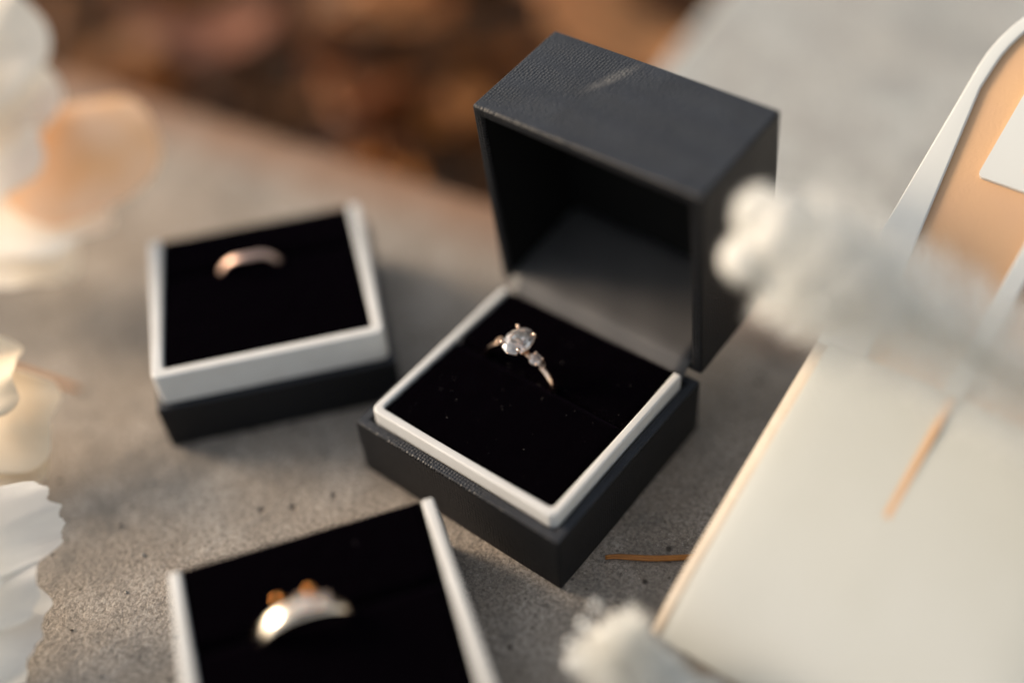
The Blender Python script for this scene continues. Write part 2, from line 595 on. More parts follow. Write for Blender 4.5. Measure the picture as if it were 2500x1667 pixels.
# raised lid of the main box
TH = 1.487
HB = 0.0163 + 0.0017
HL = 0.029
def lidpt(u, a, d):
    # a: distance up the opening from the hinge, d: depth backwards
    y = BD + a * (-math.cos(TH)) + d * math.sin(TH)
    z = HB + a * math.sin(TH) + d * math.cos(TH)
    return Vector((u, y, z))
w = 0.0026
o0 = [(0, 0), (BW, 0), (BW, BD), (0, BD)]
i0 = [(w, w), (BW - w, w), (BW - w, BD - w), (w, BD - w)]
V = [lidpt(u, a, HL) for u, a in o0] + [lidpt(u, a, 0) for u, a in o0] + [lidpt(u, a, 0) for u, a in i0] + [lidpt(u, a, HL - w) for u, a in i0]
F = [(3, 2, 1, 0), (12, 13, 14, 15)]
for k in range(4):
    n = (k + 1) % 4
    F += [(k, n, 4 + n, 4 + k), (4 + k, 4 + n, 8 + n, 8 + k), (8 + k, 8 + n, 12 + n, 12 + k)]
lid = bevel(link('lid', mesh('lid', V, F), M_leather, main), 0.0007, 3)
# lining: curved sheet from behind the cushion over the hinge along the lid floor
prof = []
for i in range(6):
    s = i / 5
    prof.append((BD - 0.0034 + 0.0030 * s, 0.0176 + 0.0030 * (s ** 1.4)))
p0 = lidpt(0, w + 0.0008, 0.004)
p1 = lidpt(0, w + 0.0008, HL - w - 0.0003)
for i in range(1, 5):
    s = i / 4
    prof.append((prof[5][0] + (p0.y - prof[5][0]) * s, prof[5][1] + (p0.z - prof[5][1]) * math.sin(s * math.pi / 2)))
for i in range(1, 9):
    s = i / 8
    prof.append((p0.y + (p1.y - p0.y) * s, p0.z + (p1.z - p0.z) * s + 0.0002 * math.sin(s * 9)))
V, F = [], []
nu = 16
for i in range(nu + 1):
    u = 0.0030 + (BW - 0.0060) * i / nu
    for (y, z) in prof:
        V.append((u, y, z + 0.00012 * math.sin(i * 1.3 + y * 300)))
L = len(prof)
for i in range(nu):
    for k in range(L - 1):
        F.append((i * L + k, (i + 1) * L + k, (i + 1) * L + k + 1, i * L + k + 1))
lin = link('lining', raw('lining', V, F), M_lining, lid, smooth=True)
sm = lin.modifiers.new('thick', 'SOLIDIFY')
sm.thickness = 0.0002
# inner faces of the lid: matt black lining boards
M_inner = mat('matt_black_board', (0.006, 0.006, 0.006), 0.9, 0.1)
ii = 0.00015
V, F = [], []
q0 = [(w + ii, w + ii), (BW - w - ii, w + ii), (BW - w - ii, BD - w - ii), (w + ii, BD - w - ii)]
V = [lidpt(u, a, 0.0006) for u, a in q0] + [lidpt(u, a, HL - w - ii) for u, a in q0]
F = [(1, 2, 6, 5), (2, 3, 7, 6), (3, 0, 4, 7), (4, 5, 6, 7)]
lb = link('inner_board', raw('inner_board', V, F), M_inner, lid)

# ------------------------------------------------------------------ rings
def band_mesh(Rm, wid, thick, seg=96, prof_n=12, taper=None, power=2.2):
    """ring in the local xz plane, axis y; superellipse section"""
    V, F = [], []
    for i in range(seg):
        a = 2 * math.pi * i / seg
        k = taper(a) if taper else (1, 1, 0)
        for j in range(prof_n):
            b = 2 * math.pi * j / prof_n
            cb, sb = math.cos(b), math.sin(b)
            rr = Rm + thick * 0.5 * k[1] * math.copysign(abs(cb) ** (2 / power), cb)
            y = wid * 0.5 * k[0] * math.copysign(abs(sb) ** (2 / power), sb) + k[2]
            V.append((rr * math.sin(a), y, rr * math.cos(a)))
    for i in range(seg):
        for j in range(prof_n):
            n2 = (i + 1) % seg
            F.append((i * prof_n + j, i * prof_n + (j + 1) % prof_n, n2 * prof_n + (j + 1) % prof_n, n2 * prof_n + j))
    return mesh('band', V, F)

def gem_mesh(a, b, h, n=16):
    """brilliant cut: table, star, crown, girdle, pavilion; semi-axes a (x) and b (y)"""
    V, F = [], []
    rings = [(0.52, 0.36 * h, 0), (0.79, 0.24 * h, 0.5), (1.0, 0.03 * h, 0), (1.0, -0.03 * h, 0), (0.55, -0.36 * h, 0.5)]
    for (s, z, off) in rings:
        for i in range(n):
            an = 2 * math.pi * (i + off) / n
            V.append((a * s * math.cos(an), b * s * math.sin(an), z))
    V.append((0, 0, -0.62 * h))
    F.append(tuple(range(n)))
    for r_ in range(4):
        o1, o2 = r_ * n, (r_ + 1) * n
        s1, s2 = rings[r_][2], rings[r_ + 1][2]
        for i in range(n):
            j = (i + 1) % n
            if s1 == s2:
                F.append((o1 + i, o1 + j, o2 + j, o2 + i))
            elif s2 > s1:
                F += [(o1 + i, o1 + j, o2 + i), (o1 + j, o2 + j, o2 + i)]
            else:
                F += [(o1 + i, o2 + i, o2 + j), (o1 + i, o2 + j, o1 + j)]
    for i in range(n):
        F.append((4 * n + i, 4 * n + (i + 1) % n, 5 * n))
    return mesh('gem', V, F)

def claws(parent, M4, pts, top, rad, base, mm):
    for (x, y) in pts:
        P = [M4 @ Vector((x * 0.45, y * 0.45, base)), M4 @ Vector((x * 0.8, y * 0.8, base * 0.45)), M4 @ Vector((x * 1.03, y * 1.03, 0)), M4 @ Vector((x * 1.0, y * 1.0, top))]
        v, f = tube(P, lambda s: rad * (1 + 0.25 * s), 8)
        c = M4 @ Vector((x * 0.96, y * 0.96, top))
        bm = bmesh.new()
        bmesh.ops.create_icosphere(bm, subdivisions=2, radius=rad * 1.55, matrix=Matrix.Translation(c))
        bv = [q.co.copy() for q in bm.verts]
        bf = [tuple(q.index for q in fc.verts) for fc in bm.faces]
        bm.free()
        V, F = join([(v, f), (bv, bf)])
        link('claw', mesh('claw', V, F), mm, parent, smooth=True)

# gemstone ring in the main box
RM = frame(-0.0357, 0.0, -0.7364) @ Matrix.Translation((0.0222, 0.0303, 0.0165))
r1 = empty('gemstone_ring', 'rose gold ring with a large oval clear stone between small round stones', 'ring', RM)
def tp(a):
    aa = abs((a + math.pi) % (2 * math.pi) - math.pi)
    k = 0.75 + 0.35 * min(1, aa / 1.3)
    return (k, 0.9, 0)
link('band', band_mesh(0.0095, 0.0017, 0.0013, 128, 14, tp, 2.6), M_gold, r1, smooth=True)
Ms = Matrix.Translation((0.0004, 0, 0.0120))
g1 = link('oval_stone', gem_mesh(0.0031, 0.0042, 0.0042, 12), M_gem, r1)
g1.matrix_local = Ms @ Matrix.Rotation(R(4), 4, 'Y')
claws(r1, Ms, [(0.0023, 0.0029), (-0.0023, 0.0029), (0.0023, -0.0029), (-0.0023, -0.0029)], 0.0010, 0.00030, -0.0032, M_gold)
# basket gallery rings under the oval stone
def gallery(parent, Mx, a, b, z, rad):
    P = [Mx @ Vector((a * math.cos(t), b * math.sin(t), z)) for t in [2 * math.pi * i / 28 for i in range(29)]]
    v, f = tube(P, rad, 8, False)
    link('gallery', mesh('gallery', v, f), M_gold, parent, smooth=True)
gallery(r1, Ms, 0.0020, 0.0028, -0.0014, 0.00028)
gallery(r1, Ms, 0.0025, 0.0035, -0.0003, 0.00018)
for sgn in (1, -1):
    Mt = Matrix.Rotation(R(25) * sgn, 4, 'Y') @ Matrix.Translation((0, 0, 0.0113))
    if sgn == 1:
        Mt = Matrix.Rotation(R(28), 4, 'Y') @ Matrix.Translation((0, -0.0003, 0.0107))
    if sgn == -1:
        Mt = Matrix.Rotation(R(-17), 4, 'Y') @ Matrix.Translation((0, 0, 0.0101))
    gs = link('round_stone', gem_mesh(0.0016, 0.0016, 0.0020, 12), M_gem, r1)
    gs.matrix_local = Mt
    if sgn == 1:
        claws(r1, Mt, [(0.0010, 0.0011), (-0.0010, 0.0011), (0.0010, -0.0011), (-0.0010, -0.0011)], 0.0005, 0.00020, -0.0018, M_gold)
    if sgn == 1:
        gallery(r1, Mt, 0.0011, 0.0011, -0.0007, 0.00018)
    # shoulder cup where the band meets the small stone
    Mc = Matrix.Rotation(R(37 if sgn == 1 else -29), 4, 'Y') @ Matrix.Translation((0, 0, 0.0101))
    bm = bmesh.new()
    bmesh.ops.create_cone(bm, cap_ends=True, segments=20, radius1=0.0007, radius2=0.0010, depth=0.0014, matrix=Mc)
    me = bpy.data.meshes.new('shoulder')
    bm.to_mesh(me)
    bm.free()
    bevel(link('shoulder', me, M_gold, r1), 0.0002, 2)

# plain band in box 2
RM = frame(-0.0812, 0.0114, 0.1492) @ Matrix.Translation((0.0251, 0.0332, 0.0172))
r2 = empty('plain_ring', 'plain polished curved band ring without stones, in the box behind', 'ring', RM)
def tp2(a):
    aa = (a + math.pi) % (2 * math.pi) - math.pi
    return (1, 1, -0.0012 * math.exp(-(aa / 0.42) ** 2) + 0.0004)
link('band', band_mesh(0.0080, 0.0024, 0.0011, 128, 16, tp2, 2.4), M_rose, r2, smooth=True)

# wide ring in box 3
RM = frame(-0.0597, -0.0863, 0.2314) @ Matrix.Translation((0.0244, 0.0295, 0.0168))
r3 = empty('wide_ring', 'wide shiny ring with bright blurred glints, in the nearest box', 'ring', RM)
M_pale = mat('pale_gold', (0.90, 0.77, 0.62), 0.17, 0.5, 1.0)
M_glint = mat('orange_glint', (0.98, 0.42, 0.12), 0.25, 0.5, 1.0)  # orange colour stands in for warm glints; beads added to carry it
M_bright = mat('bright_stone', (0.93, 0.94, 0.95), 0.08, 0.9)
b = M_bright.node_tree.nodes['Principled BSDF']
b.inputs['Transmission Weight'].default_value = 0.15
b.inputs['IOR'].default_value = 2.0
link('band', band_mesh(0.0094, 0.0036, 0.0016, 128, 16, lambda a: (0.80 + 0.35 * math.cos(a + 0.8), 1, 0), 2.8), M_pale, r3, smooth=True)
for k, (an, ax, by, mm_) in enumerate(((7, 0.0016, 0.0018, M_gem), (24, 0.0011, 0.0013, M_gem))):
    Mt = Matrix.Rotation(R(an), 4, 'Y') @ Matrix.Translation((0, 0, 0.0108))
    gs = link('stone', gem_mesh(ax, by, 0.0016, 14), mm_, r3)
    gs.matrix_local = Mt
    claws(r3, Mt, [(ax * 0.75, by * 0.75), (-ax * 0.75, by * 0.75), (ax * 0.75, -by * 0.75), (-ax * 0.75, -by * 0.75)], 0.0005, 0.00026, -0.0016, M_gold)
for an in (-16, 12):
    Mt = Matrix.Rotation(R(an), 4, 'Y') @ Matrix.Translation((0, 0.0019, 0.0118))
    bm = bmesh.new()
    bmesh.ops.create_uvsphere(bm, u_segments=16, v_segments=10, radius=0.0008, matrix=Mt)
    me = bpy.data.meshes.new('glint_bead')
    bm.to_mesh(me)
    bm.free()
    link('glint_bead', me, M_glint, r3, smooth=True)

# ------------------------------------------------------------------ arched case, right
O = Vector((0.02274, -0.04915, 0.009))
e1 = Vector((0.61224, 0.68541, 0.39417))
e2 = Vector((0.74579, -0.66618, 0.0))
nn = e2.cross(e1).normalized()
M4 = Matrix((e2, e1, nn)).transposed().to_4x4()
M4.translation = O
case = empty('arched_case', 'large white case with rounded top, tan lining and cream panel, propped beside the black box', 'case', M4)
CW = 0.0660
M_caset = mat('white_border', (0.58, 0.60, 0.585), 0.5, 0.35)
M_bind = mat('peach_binding', (0.66, 0.53, 0.40), 0.65, 0.3)
g = N(M_bind)
c = g.mix(g.ramp(g.noise(90, 4, 0.6, dist=1.0), [(0.35, 0.0), (0.7, 1.0)]), (0.50, 0.455, 0.39), (0.45, 0.38, 0.30))
g.l(c, g.b.inputs['Base Color'])
g.bump(g.noise(500, 3), 0.0002)
M_tan = mat('tan_lining', (0.60, 0.38, 0.21), 0.6, 0.3)
g = N(M_tan)
c = g.mix(g.ramp(g.noise(22, 3, 0.5), [(0.35, 0.0), (0.7, 1.0)]), (0.54, 0.34, 0.21), (0.64, 0.40, 0.21))
g.l(c, g.b.inputs['Base Color'])
g.bump(g.noise(1500, 3), 0.0001)
M_cream = mat('cream_card', (0.66, 0.65, 0.58), 0.6, 0.3)
g = N(M_cream)
c = g.mix(g.ramp(g.noise(18, 3, 0.5), [(0.35, 0.0), (0.7, 1.0)]), (0.46, 0.475, 0.455), (0.42, 0.43, 0.395))
g.l(c, g.b.inputs['Base Color'])
g.bump(g.noise(1200, 3), 0.0001)

def drop(y):
    """the lower end rolls over toward the slab"""
    d = 0.010 - y
    return -0.0 if d <= 0 else -0.5 * d * d / 0.040
def arch_outline(inset, y0, n=24):
    r = CW / 2 - inset
    cy = 0.135
    pts = [(inset, y0 + (cy - y0) * i / 10) for i in range(10)]
    for i in range(n + 1):
        a = math.pi - math.pi * i / n
        pts.append((CW / 2 + r * math.cos(a), cy + r * 1.02 * math.sin(a)))
    pts += [(CW - inset, cy - (cy - y0) * (i + 1) / 10) for i in range(10)]
    return pts
# body
V, F = prism(arch_outline(0.0004, -0.004), -0.0046, -0.0018)
V = [(x, y, z + (drop(y) if z > -0.005 else 0)) for x, y, z in V]
bevel(link('body', mesh('body', V, F), M_bind, case), 0.0006, 2)
# lining
V, F = prism(arch_outline(0.0015, 0.030), -0.0017, -0.0012)
link('lining', mesh('lining', V, F), M_tan, case)
# border: widens towards the bottom
def border_inset(y):
    if y > 0.130: return 0.0028
    return 0.0028 + (0.130 - y) / 0.066 * 0.0078
ys = [0.063 + (0.135 - 0.063) * i / 14 for i in range(14)]
outer = [(0.0, y) for y in ys]
inner = [(border_inset(y), y) for y in ys]
n_ = 28
for i in range(n_ + 1):
    a = math.pi - math.pi * i / n_
    outer.append((CW / 2 + CW / 2 * math.cos(a), 0.135 + CW / 2 * 1.02 * math.sin(a)))
    ri = CW / 2 - 0.0030
    inner.append((CW / 2 + ri * math.cos(a), 0.135 + ri * 1.02 * math.sin(a)))
outer += [(CW, y) for y in ys[::-1]]
inner += [(CW - border_inset(y), y) for y in ys[::-1]]
n = len(outer)
V = [(x, y, -0.0018) for x, y in outer] + [(x, y, -0.0012) for x, y in inner] + [(x, y, 0.0) for x, y in outer] + [(x, y, 0.0) for x, y in inner]
F = []
for i in range(n - 1):
    F += [(i, i + 1, 2 * n + i + 1, 2 * n + i), (n + i, n + i + 1, 3 * n + i + 1, 3 * n + i),
          (2 * n + i, 2 * n + i + 1, 3 * n + i + 1, 3 * n + i), (i, i + 1, n + i + 1, n + i)]
F += [(0, n, 3 * n, 2 * n), (n - 1, 2 * n - 1, 4 * n - 1, 3 * n - 1)]
bevel(link('border', mesh('border', V, F), M_caset, case), 0.0004, 2)
# side bindings along the lower half
for x0, x1 in ((0.0, 0.0048), (CW - 0.0048, CW)):
    ny = 20
    V, F = [], []
    for i in range(ny + 1):
        y = -0.004 + 0.067 * i / ny
        dz = drop(y)
        k = 1 - 0.45 * (1 - i / ny)
        xa, xb = (x0, x0 + (x1 - x0) * k) if x0 == 0 else (x1 - (x1 - x0) * k, x1)
        za, zb = (-0.0008, 0.0002) if x0 == 0 else (0.0002, -0.0008)
        V += [(xa, y, -0.0017 + dz), (xb, y, -0.0017 + dz), (xb, y, zb + dz), ((xa + xb) / 2, y, (za + zb) / 2 + 0.0001 + dz), (xa, y, za + dz)]
    for i in range(ny):
        for k in range(5):
            F.append((i * 5 + k, i * 5 + (k + 1) % 5, (i + 1) * 5 + (k + 1) % 5, (i + 1) * 5 + k))
    F += [(0, 1, 2, 3, 4), tuple(ny * 5 + k for k in (4, 3, 2, 1, 0))]
    link('side_binding', mesh('side_binding', V, F), M_bind, case, smooth=True)
# cream panel with a narrow slit from its top edge
ny = 34
SL0, SL1, SY = 0.02815, 0.02915, 0.0365
cols = [0.0026, 0.0060, 0.012, 0.020, SL0, SL1, 0.037, 0.046, 0.054, CW - 0.0060, CW - 0.0026]
rows = [-0.004 + (SY + 0.004) * i / 20 for i in range(21)] + [SY + (0.0637 - SY) * i / 10 for i in range(1, 11)]
V, F = [], []
def pz(x, y):
    e = min(x - 0.0026, CW - 0.0026 - x)
    return drop(y) + 0.0003 + (0.0006 * min(1, e / 0.004)) + 0.0009 * math.sin(math.pi * x / CW) * math.sin(math.pi * max(0, min(1, y / 0.0637)))
def skip(i, k):
    return k == 4 and rows[i] >= SY - 1e-9
nx = len(cols)
for y in rows:
    for x in cols:
        V.append((x, y, pz(x, y)))
top = len(V)
for y in rows:
    for x in cols:
        V.append((x, y, -0.0011 + drop(y)))
for i in range(len(rows) - 1):
    for k in range(nx - 1):
        if skip(i, k):
            continue
        q = (i * nx + k, i * nx + k + 1, (i + 1) * nx + k + 1, (i + 1) * nx + k)
        F.append(q)
        F.append(tuple(j + top for j in q[::-1]))
        if k == 0 or skip(i, k - 1):
            F.append((q[0], q[3], q[3] + top, q[0] + top))
        if k == nx - 2 or skip(i, k + 1):
            F.append((q[2], q[1], q[1] + top, q[2] + top))
        if i == 0:
            F.append((q[1], q[0], q[0] + top, q[1] + top))
        if i == len(rows) - 2 or skip(i + 1, k):
            F.append((q[3], q[2], q[2] + top, q[3] + top))
bevel(link('cream_panel', mesh('cream_panel', V, F), M_cream, case), 0.0003, 2, 50)
V, F = boxv(SL0 - 0.0001, SL1 + 0.0001, SY - 0.0001, 0.0625, -0.0011, 0.0018)
link('slit_strip', mesh('slit_strip', V, F), M_tan, case)
# central white bar
V, F = boxv(0.0262, 0.0299, 0.0640, 0.1095, -0.0011, 0.0005)
bevel(link('centre_bar', mesh('centre_bar', V, F), M_caset, case), 0.0004, 2)
# label patch with rounded corners and a faint printed mark
def rrect(x0, x1, y0, y1, r):
    return arc(x0 + r, y0 + r, r, 180, 270, 5) + arc(x1 - r, y0 + r, r, 270, 360, 5) + arc(x1 - r, y1 - r, r, 0, 90, 5) + arc(x0 + r, y1 - r, r, 90, 180, 5)
V, F = prism(rrect(0.0114, CW - 0.0114, 0.1100, 0.1420, 0.0012), -0.0011, -0.0003)
pt = link('label_patch', mesh('label_patch', V, F), M_caset, case)
V, F = prism([(0.0205 + 0.0016 * math.cos(t), 0.1150 + 0.0016 * math.sin(t)) for t in [2 * math.pi * i / 20 for i in range(20)]], -0.00028, -0.00022)
link('printed_mark', mesh('printed_mark', V, F), mat('faint_print', (0.62, 0.52, 0.46), 0.6), pt)
# support under the raised end
V, F = boxv(0.014, CW - 0.014, 0.118, 0.134, -0.0062, -0.0063)
V = []
for (x, y) in ((0.014, 0.100), (CW - 0.014, 0.100), (CW - 0.014, 0.130), (0.014, 0.130)):
    V.append(Vector((x, y, -0.0047)))
inv = M4.inverted()
for k in range(4):
    wp = M4 @ V[k]
    wp.z = 0.0002
    V.append(inv @ wp)
F = [(0, 1, 2, 3), (7, 6, 5, 4)] + [(k, (k + 1) % 4, 4 + (k + 1) % 4, 4 + k) for k in range(4)]
link('support_block', mesh('support_block', V, F), M_cream, case)

# ------------------------------------------------------------------ flowers
CAMP = Vector((0, -0.169248, 0.210373))
def petal(parent, base, tip, width, mm, cup=0.25, ruf=0.08, serr=0.0, phase=0.0, blunt=0.5, face=0.6, curl=0.1, ns=22, ntt=44):
    base, tip = Vector(base), Vector(tip)
    a = tip - base
    L = a.length
    a.normalize()
    nrm = (CAMP - (base + tip) / 2).normalized() * face + Vector((0, 0, 1)) * (1 - face)
    nrm = (nrm - a * nrm.dot(a)).normalized()
    b = nrm.cross(a).normalized()
    V, F = [], []
    for i in range(ns + 1):
        s = i / ns
        wv = (0.18 + 0.82 * math.sin(math.pi * 0.5 * min(1, s / 0.62)) ** 0.9) if s < 0.62 else 1.0
        for k in range(ntt + 1):
            t = -1 + 2 * k / ntt
            # outer edge follows an ellipse so that the petal ends round
            reach = 1 - (1 - math.sqrt(max(0, 1 - abs(t) ** 2.4))) * blunt * 0.62
            jag = serr * 1.3 * noise.noise(Vector((t * 4 + phase, phase * 3, 0))) + serr * 0.35 * noise.noise(Vector((t * 22, phase, 2)))
            ss = s * (reach + jag * s)
            x = width * 0.5 * t * wv * (1 - 0.10 * s * s)
            z = cup * width * (t * t) * 0.5 * wv + ruf * width * s * s * math.sin(3.6 * t + phase) - curl * L * s * s
            z += ruf * 0.07 * width * s * s * math.sin(11 * t + 2.3 * phase)
            V.append(base + a * (L * ss) + b * x + nrm * z)
    for i in range(ns):
        for k in range(ntt):
            F.append((i * (ntt + 1) + k, i * (ntt + 1) + k + 1, (i + 1) * (ntt + 1) + k + 1, (i + 1) * (ntt + 1) + k))
    o = link('petal', raw('petal', V, F), mm, parent, smooth=True)
    return o

fl = empty('ivory_flower', 'large blurred ivory flower with one peach petal, top left corner', 'flower', Matrix.Identity(4))
petal(fl, (-0.142, 0.086, 0.034), (-0.1150, 0.1005, 0.054), 0.040, M_petw, ruf=0.10, phase=0.4, face=0.45)
petal(fl, (-0.145, 0.095, 0.044), (-0.1170, 0.1120, 0.066), 0.040, M_petw, ruf=0.10, phase=1.7, face=0.45)
petal(fl, (-0.140, 0.080, 0.032), (-0.1150, 0.0900, 0.044), 0.036, M_petw, ruf=0.12, phase=2.9, face=0.35)
petal(fl, (-0.1270, 0.0810, 0.027), (-0.0865, 0.0865, 0.0395), 0.036, M_petp, ruf=0.05, cup=0.06, phase=0.5, blunt=0.7, face=0.45)
petal(fl, (-0.134, 0.078, 0.020), (-0.1020, 0.0715, 0.022), 0.034, M_petw, ruf=0.09, phase=3.5, face=0.1)
petal(fl, (-0.138, 0.074, 0.016), (-0.1120, 0.0660, 0.014), 0.034, M_petw, ruf=0.09, phase=4.5, face=0.1)
petal(fl, (-0.150, 0.090, 0.044), (-0.1250, 0.0870, 0.056), 0.034, M_petw, ruf=0.12, cup=0.2, phase=5.1, face=0.35)
v, f = tube([(-0.150, 0.082, 0.030), (-0.165, 0.075, 0.012), (-0.205, 0.060, 0.003)], 0.0022, 8)
link('stem', mesh('stem', v, f), M_stem, fl, smooth=True)

fb = empty('beige_flower', 'dry looking beige flower with curled petals at the left edge, middle height', 'flower', Matrix.Identity(4))
petal(fb, (-0.1270, 0.0160, 0.012), (-0.1035, 0.0080, 0.016), 0.026, M_petb, ruf=0.10, serr=0.03, phase=1.2)
petal(fb, (-0.1270, 0.0150, 0.020), (-0.1090, 0.0170, 0.0270), 0.022, M_petb, ruf=0.12, serr=0.05, phase=2.2, face=0.35)
petal(fb, (-0.1250, 0.0100, 0.008), (-0.1095, -0.0020, 0.008), 0.022, M_petb, ruf=0.09, serr=0.04, phase=3.2)
petal(fb, (-0.1320, 0.0140, 0.016), (-0.1500, 0.0200, 0.028), 0.026, M_petb, ruf=0.12, serr=0.05, phase=5.2)
petal(fb, (-0.1320, 0.0100, 0.014), (-0.1450, -0.0060, 0.020), 0.026, M_petb, ruf=0.12, serr=0.05, phase=6.2)
v, f = tube([(-0.130, 0.012, 0.014), (-0.145, 0.010, 0.006), (-0.175, 0.008, 0.003)], 0.0016, 8)
link('stem', mesh('stem', v, f), M_stem, fb, smooth=True)

fc = empty('ruffled_flower', 'white flower with jagged ruffled petals at the lower left edge', 'flower', Matrix.Identity(4))
petal(fc, (-0.1200, -0.0260, 0.018), (-0.0945, -0.0215, 0.0235), 0.020, M_petr, ruf=0.08, serr=0.06, phase=0.3, cup=0.1)
petal(fc, (-0.1200, -0.0320, 0.014), (-0.0985, -0.0310, 0.0170), 0.022, M_petr, ruf=0.10, serr=0.07, phase=1.9, cup=0.1)
petal(fc, (-0.1210, -0.0380, 0.010), (-0.0985, -0.0395, 0.0090), 0.024, M_petr, ruf=0.10, serr=0.07, phase=3.1, cup=0.1)
petal(fc, (-0.1230, -0.0450, 0.008), (-0.1030, -0.0490, 0.0030), 0.022, M_petr, ruf=0.10, serr=0.07, phase=4.6, cup=0.1)
petal(fc, (-0.1220, -0.0360, 0.018), (-0.1060, -0.0340, 0.0240), 0.026, M_petr, ruf=0.12, serr=0.06, phase=5.5, cup=0.3)
petal(fc, (-0.1240, -0.0380, 0.018), (-0.1420, -0.0300, 0.0260), 0.030, M_petr, ruf=0.12, serr=0.06, phase=6.5, cup=0.3)
petal(fc, (-0.1240, -0.0400, 0.016), (-0.1400, -0.0560, 0.0220), 0.030, M_petr, ruf=0.12, serr=0.06, phase=7.5, cup=0.3)
v, f = tube([(-0.124, -0.037, 0.012), (-0.145, -0.040, 0.005), (-0.180, -0.045, 0.003)], 0.0018, 8)
link('stem', mesh('stem', v, f), M_stem, fc, smooth=True)

# soft dried blossom plumes: lobed body, fine fuzz, stem
M_fluff = petal_mat('white_fluff', (0.86, 0.865, 0.84), (0.85, 0.83, 0.78), 0.4)
M_budg = mat('white_bud', (0.80, 0.81, 0.79), 0.35, 0.6)
def bez(P, s):
    P = [Vector(p) for p in P]
    while len(P) > 1:
        P = [P[i].lerp(P[i + 1], s) for i in range(len(P) - 1)]
    return P[0]
def blob_mesh(r, seed, el=1.25):
    bm = bmesh.new()
    bmesh.ops.create_icosphere(bm, subdivisions=3, radius=1)
    for q in bm.verts:
        k = 1 + 0.22 * noise.noise(q.co * 1.6 + Vector((seed, 0, 0))) + 0.10 * noise.noise(q.co * 5 + Vector((0, seed, 0)))
        q.co = Vector((q.co.x, q.co.y, q.co.z * el)) * r * k
    me = bpy.data.meshes.new('tuft')
    bm.to_mesh(me)
    bm.free()
    me.polygons.foreach_set('use_smooth', [True] * len(me.polygons))
    return me
TM = [blob_mesh(1.0, 3.1 * k) for k in range(4)]
for me in TM:
    me.materials.append(M_fluff)
def fuzz(C0, r, n, rr, V, F, ln):
    for _ in range(n):
        d = Vector((rr.gauss(0, 1), rr.gauss(0, 1), rr.gauss(0, 1))).normalized()
        p = C0 + d * r * 0.85
        t = (d + Vector((rr.gauss(0, .35), rr.gauss(0, .35), rr.gauss(0, .35)))).normalized()
        w = d.cross(Vector((rr.gauss(0, 1), rr.gauss(0, 1), rr.gauss(0, 1)))).normalized() * 0.00007
        b = len(V)
        L = ln * rr.uniform(0.5, 1.2)
        V += [p - w, p + w, p + t * L]
        F.append((b, b + 1, b + 2))
def plume(label, path, tufts, seed, veil=None, buds=()):
    root = empty('blossom_plume', label, 'dried flower', Matrix.Identity(4), 'soft white dried plumes')
    pts = [bez(path, i / 24) for i in range(25)]
    v, f = tube(pts, 0.0007, 8)
    link('stem', mesh('stem', v, f), M_stem, root, smooth=True)
    rr = random.Random(seed)
    V, F = [], []
    for (s, off, r) in tufts:
        c = bez(path, s) + Vector(off)
        o = bpy.data.objects.new('tuft', TM[rr.randrange(4)])
        COL.objects.link(o)
        o.parent = root
        o.matrix_local = Matrix.Translation(c) @ Matrix.Rotation(rr.uniform(0, 6), 4, 'Z') @ Matrix.Rotation(rr.uniform(0, 3), 4, 'X') @ Matrix.Scale(r, 4)
        fuzz(c, r, 1500, rr, V, F, 0.0022)
    if veil:
        s0, s1, n, wid = veil
        for _ in range(n):
            s = s0 + (s1 - s0) * rr.random()
            p = bez(path, s)
            t = (bez(path, min(1, s + 0.01)) - p).normalized()
            d = Vector((rr.gauss(0, 1), rr.gauss(0, 1), rr.gauss(0, 1)))
            d = (d - t * d.dot(t)).normalized()
            q = p + d * wid * rr.random()
            a = (d * 0.8 - t * 0.6 + Vector((rr.gauss(0, .3), rr.gauss(0, .3), rr.gauss(0, .3)))).normalized()
            w = a.cross(Vector((rr.gauss(0, 1), rr.gauss(0, 1), 1))).normalized() * 0.00015
            b = len(V)
            V += [q - w, q + w, q + a * 0.004]
            F.append((b, b + 1, b + 2))
    link('fuzz', raw('fuzz', V, F), M_fluff, root, kind='stuff')
    for (p, r) in buds:
        bm = bmesh.new()
        bmesh.ops.create_icosphere(bm, subdivisions=3, radius=r, matrix=Matrix.Translation(p))
        me = bpy.data.meshes.new('bud')
        bm.to_mesh(me)
        bm.free()
        link('bud', me, M_budg, root, smooth=True)
plume('thick white fluffy plume in front of the black lid and the arched case',
      [(0.0430, -0.0200, 0.0745), (0.057, -0.026, 0.0715), (0.074, -0.036, 0.062), (0.100, -0.050, 0.050), (0.15, -0.075, 0.02), (0.20, -0.09, 0.004)],
      [(0.0, (0.001, 0.004, 0.0035), 0.0040), (0.0, (-0.0010, 0.000, -0.0032), 0.0044), (0.03, (0.002, 0.000, 0.0005), 0.0054), (0.06, (0.001, 0.002, 0.0040), 0.0048),
       (0.08, (0, 0, -0.0040), 0.0054), (0.11, (0.001, 0.001, 0.001), 0.0062), (0.14, (0, 0.002, 0.0045), 0.0048), (0.15, (0, -0.002, -0.0045), 0.0050),
       (0.19, (0.001, 0, 0.001), 0.0056), (0.24, (0, 0, 0), 0.0044)], 11,
      (0.06, 0.72, 14500, 0.0112))
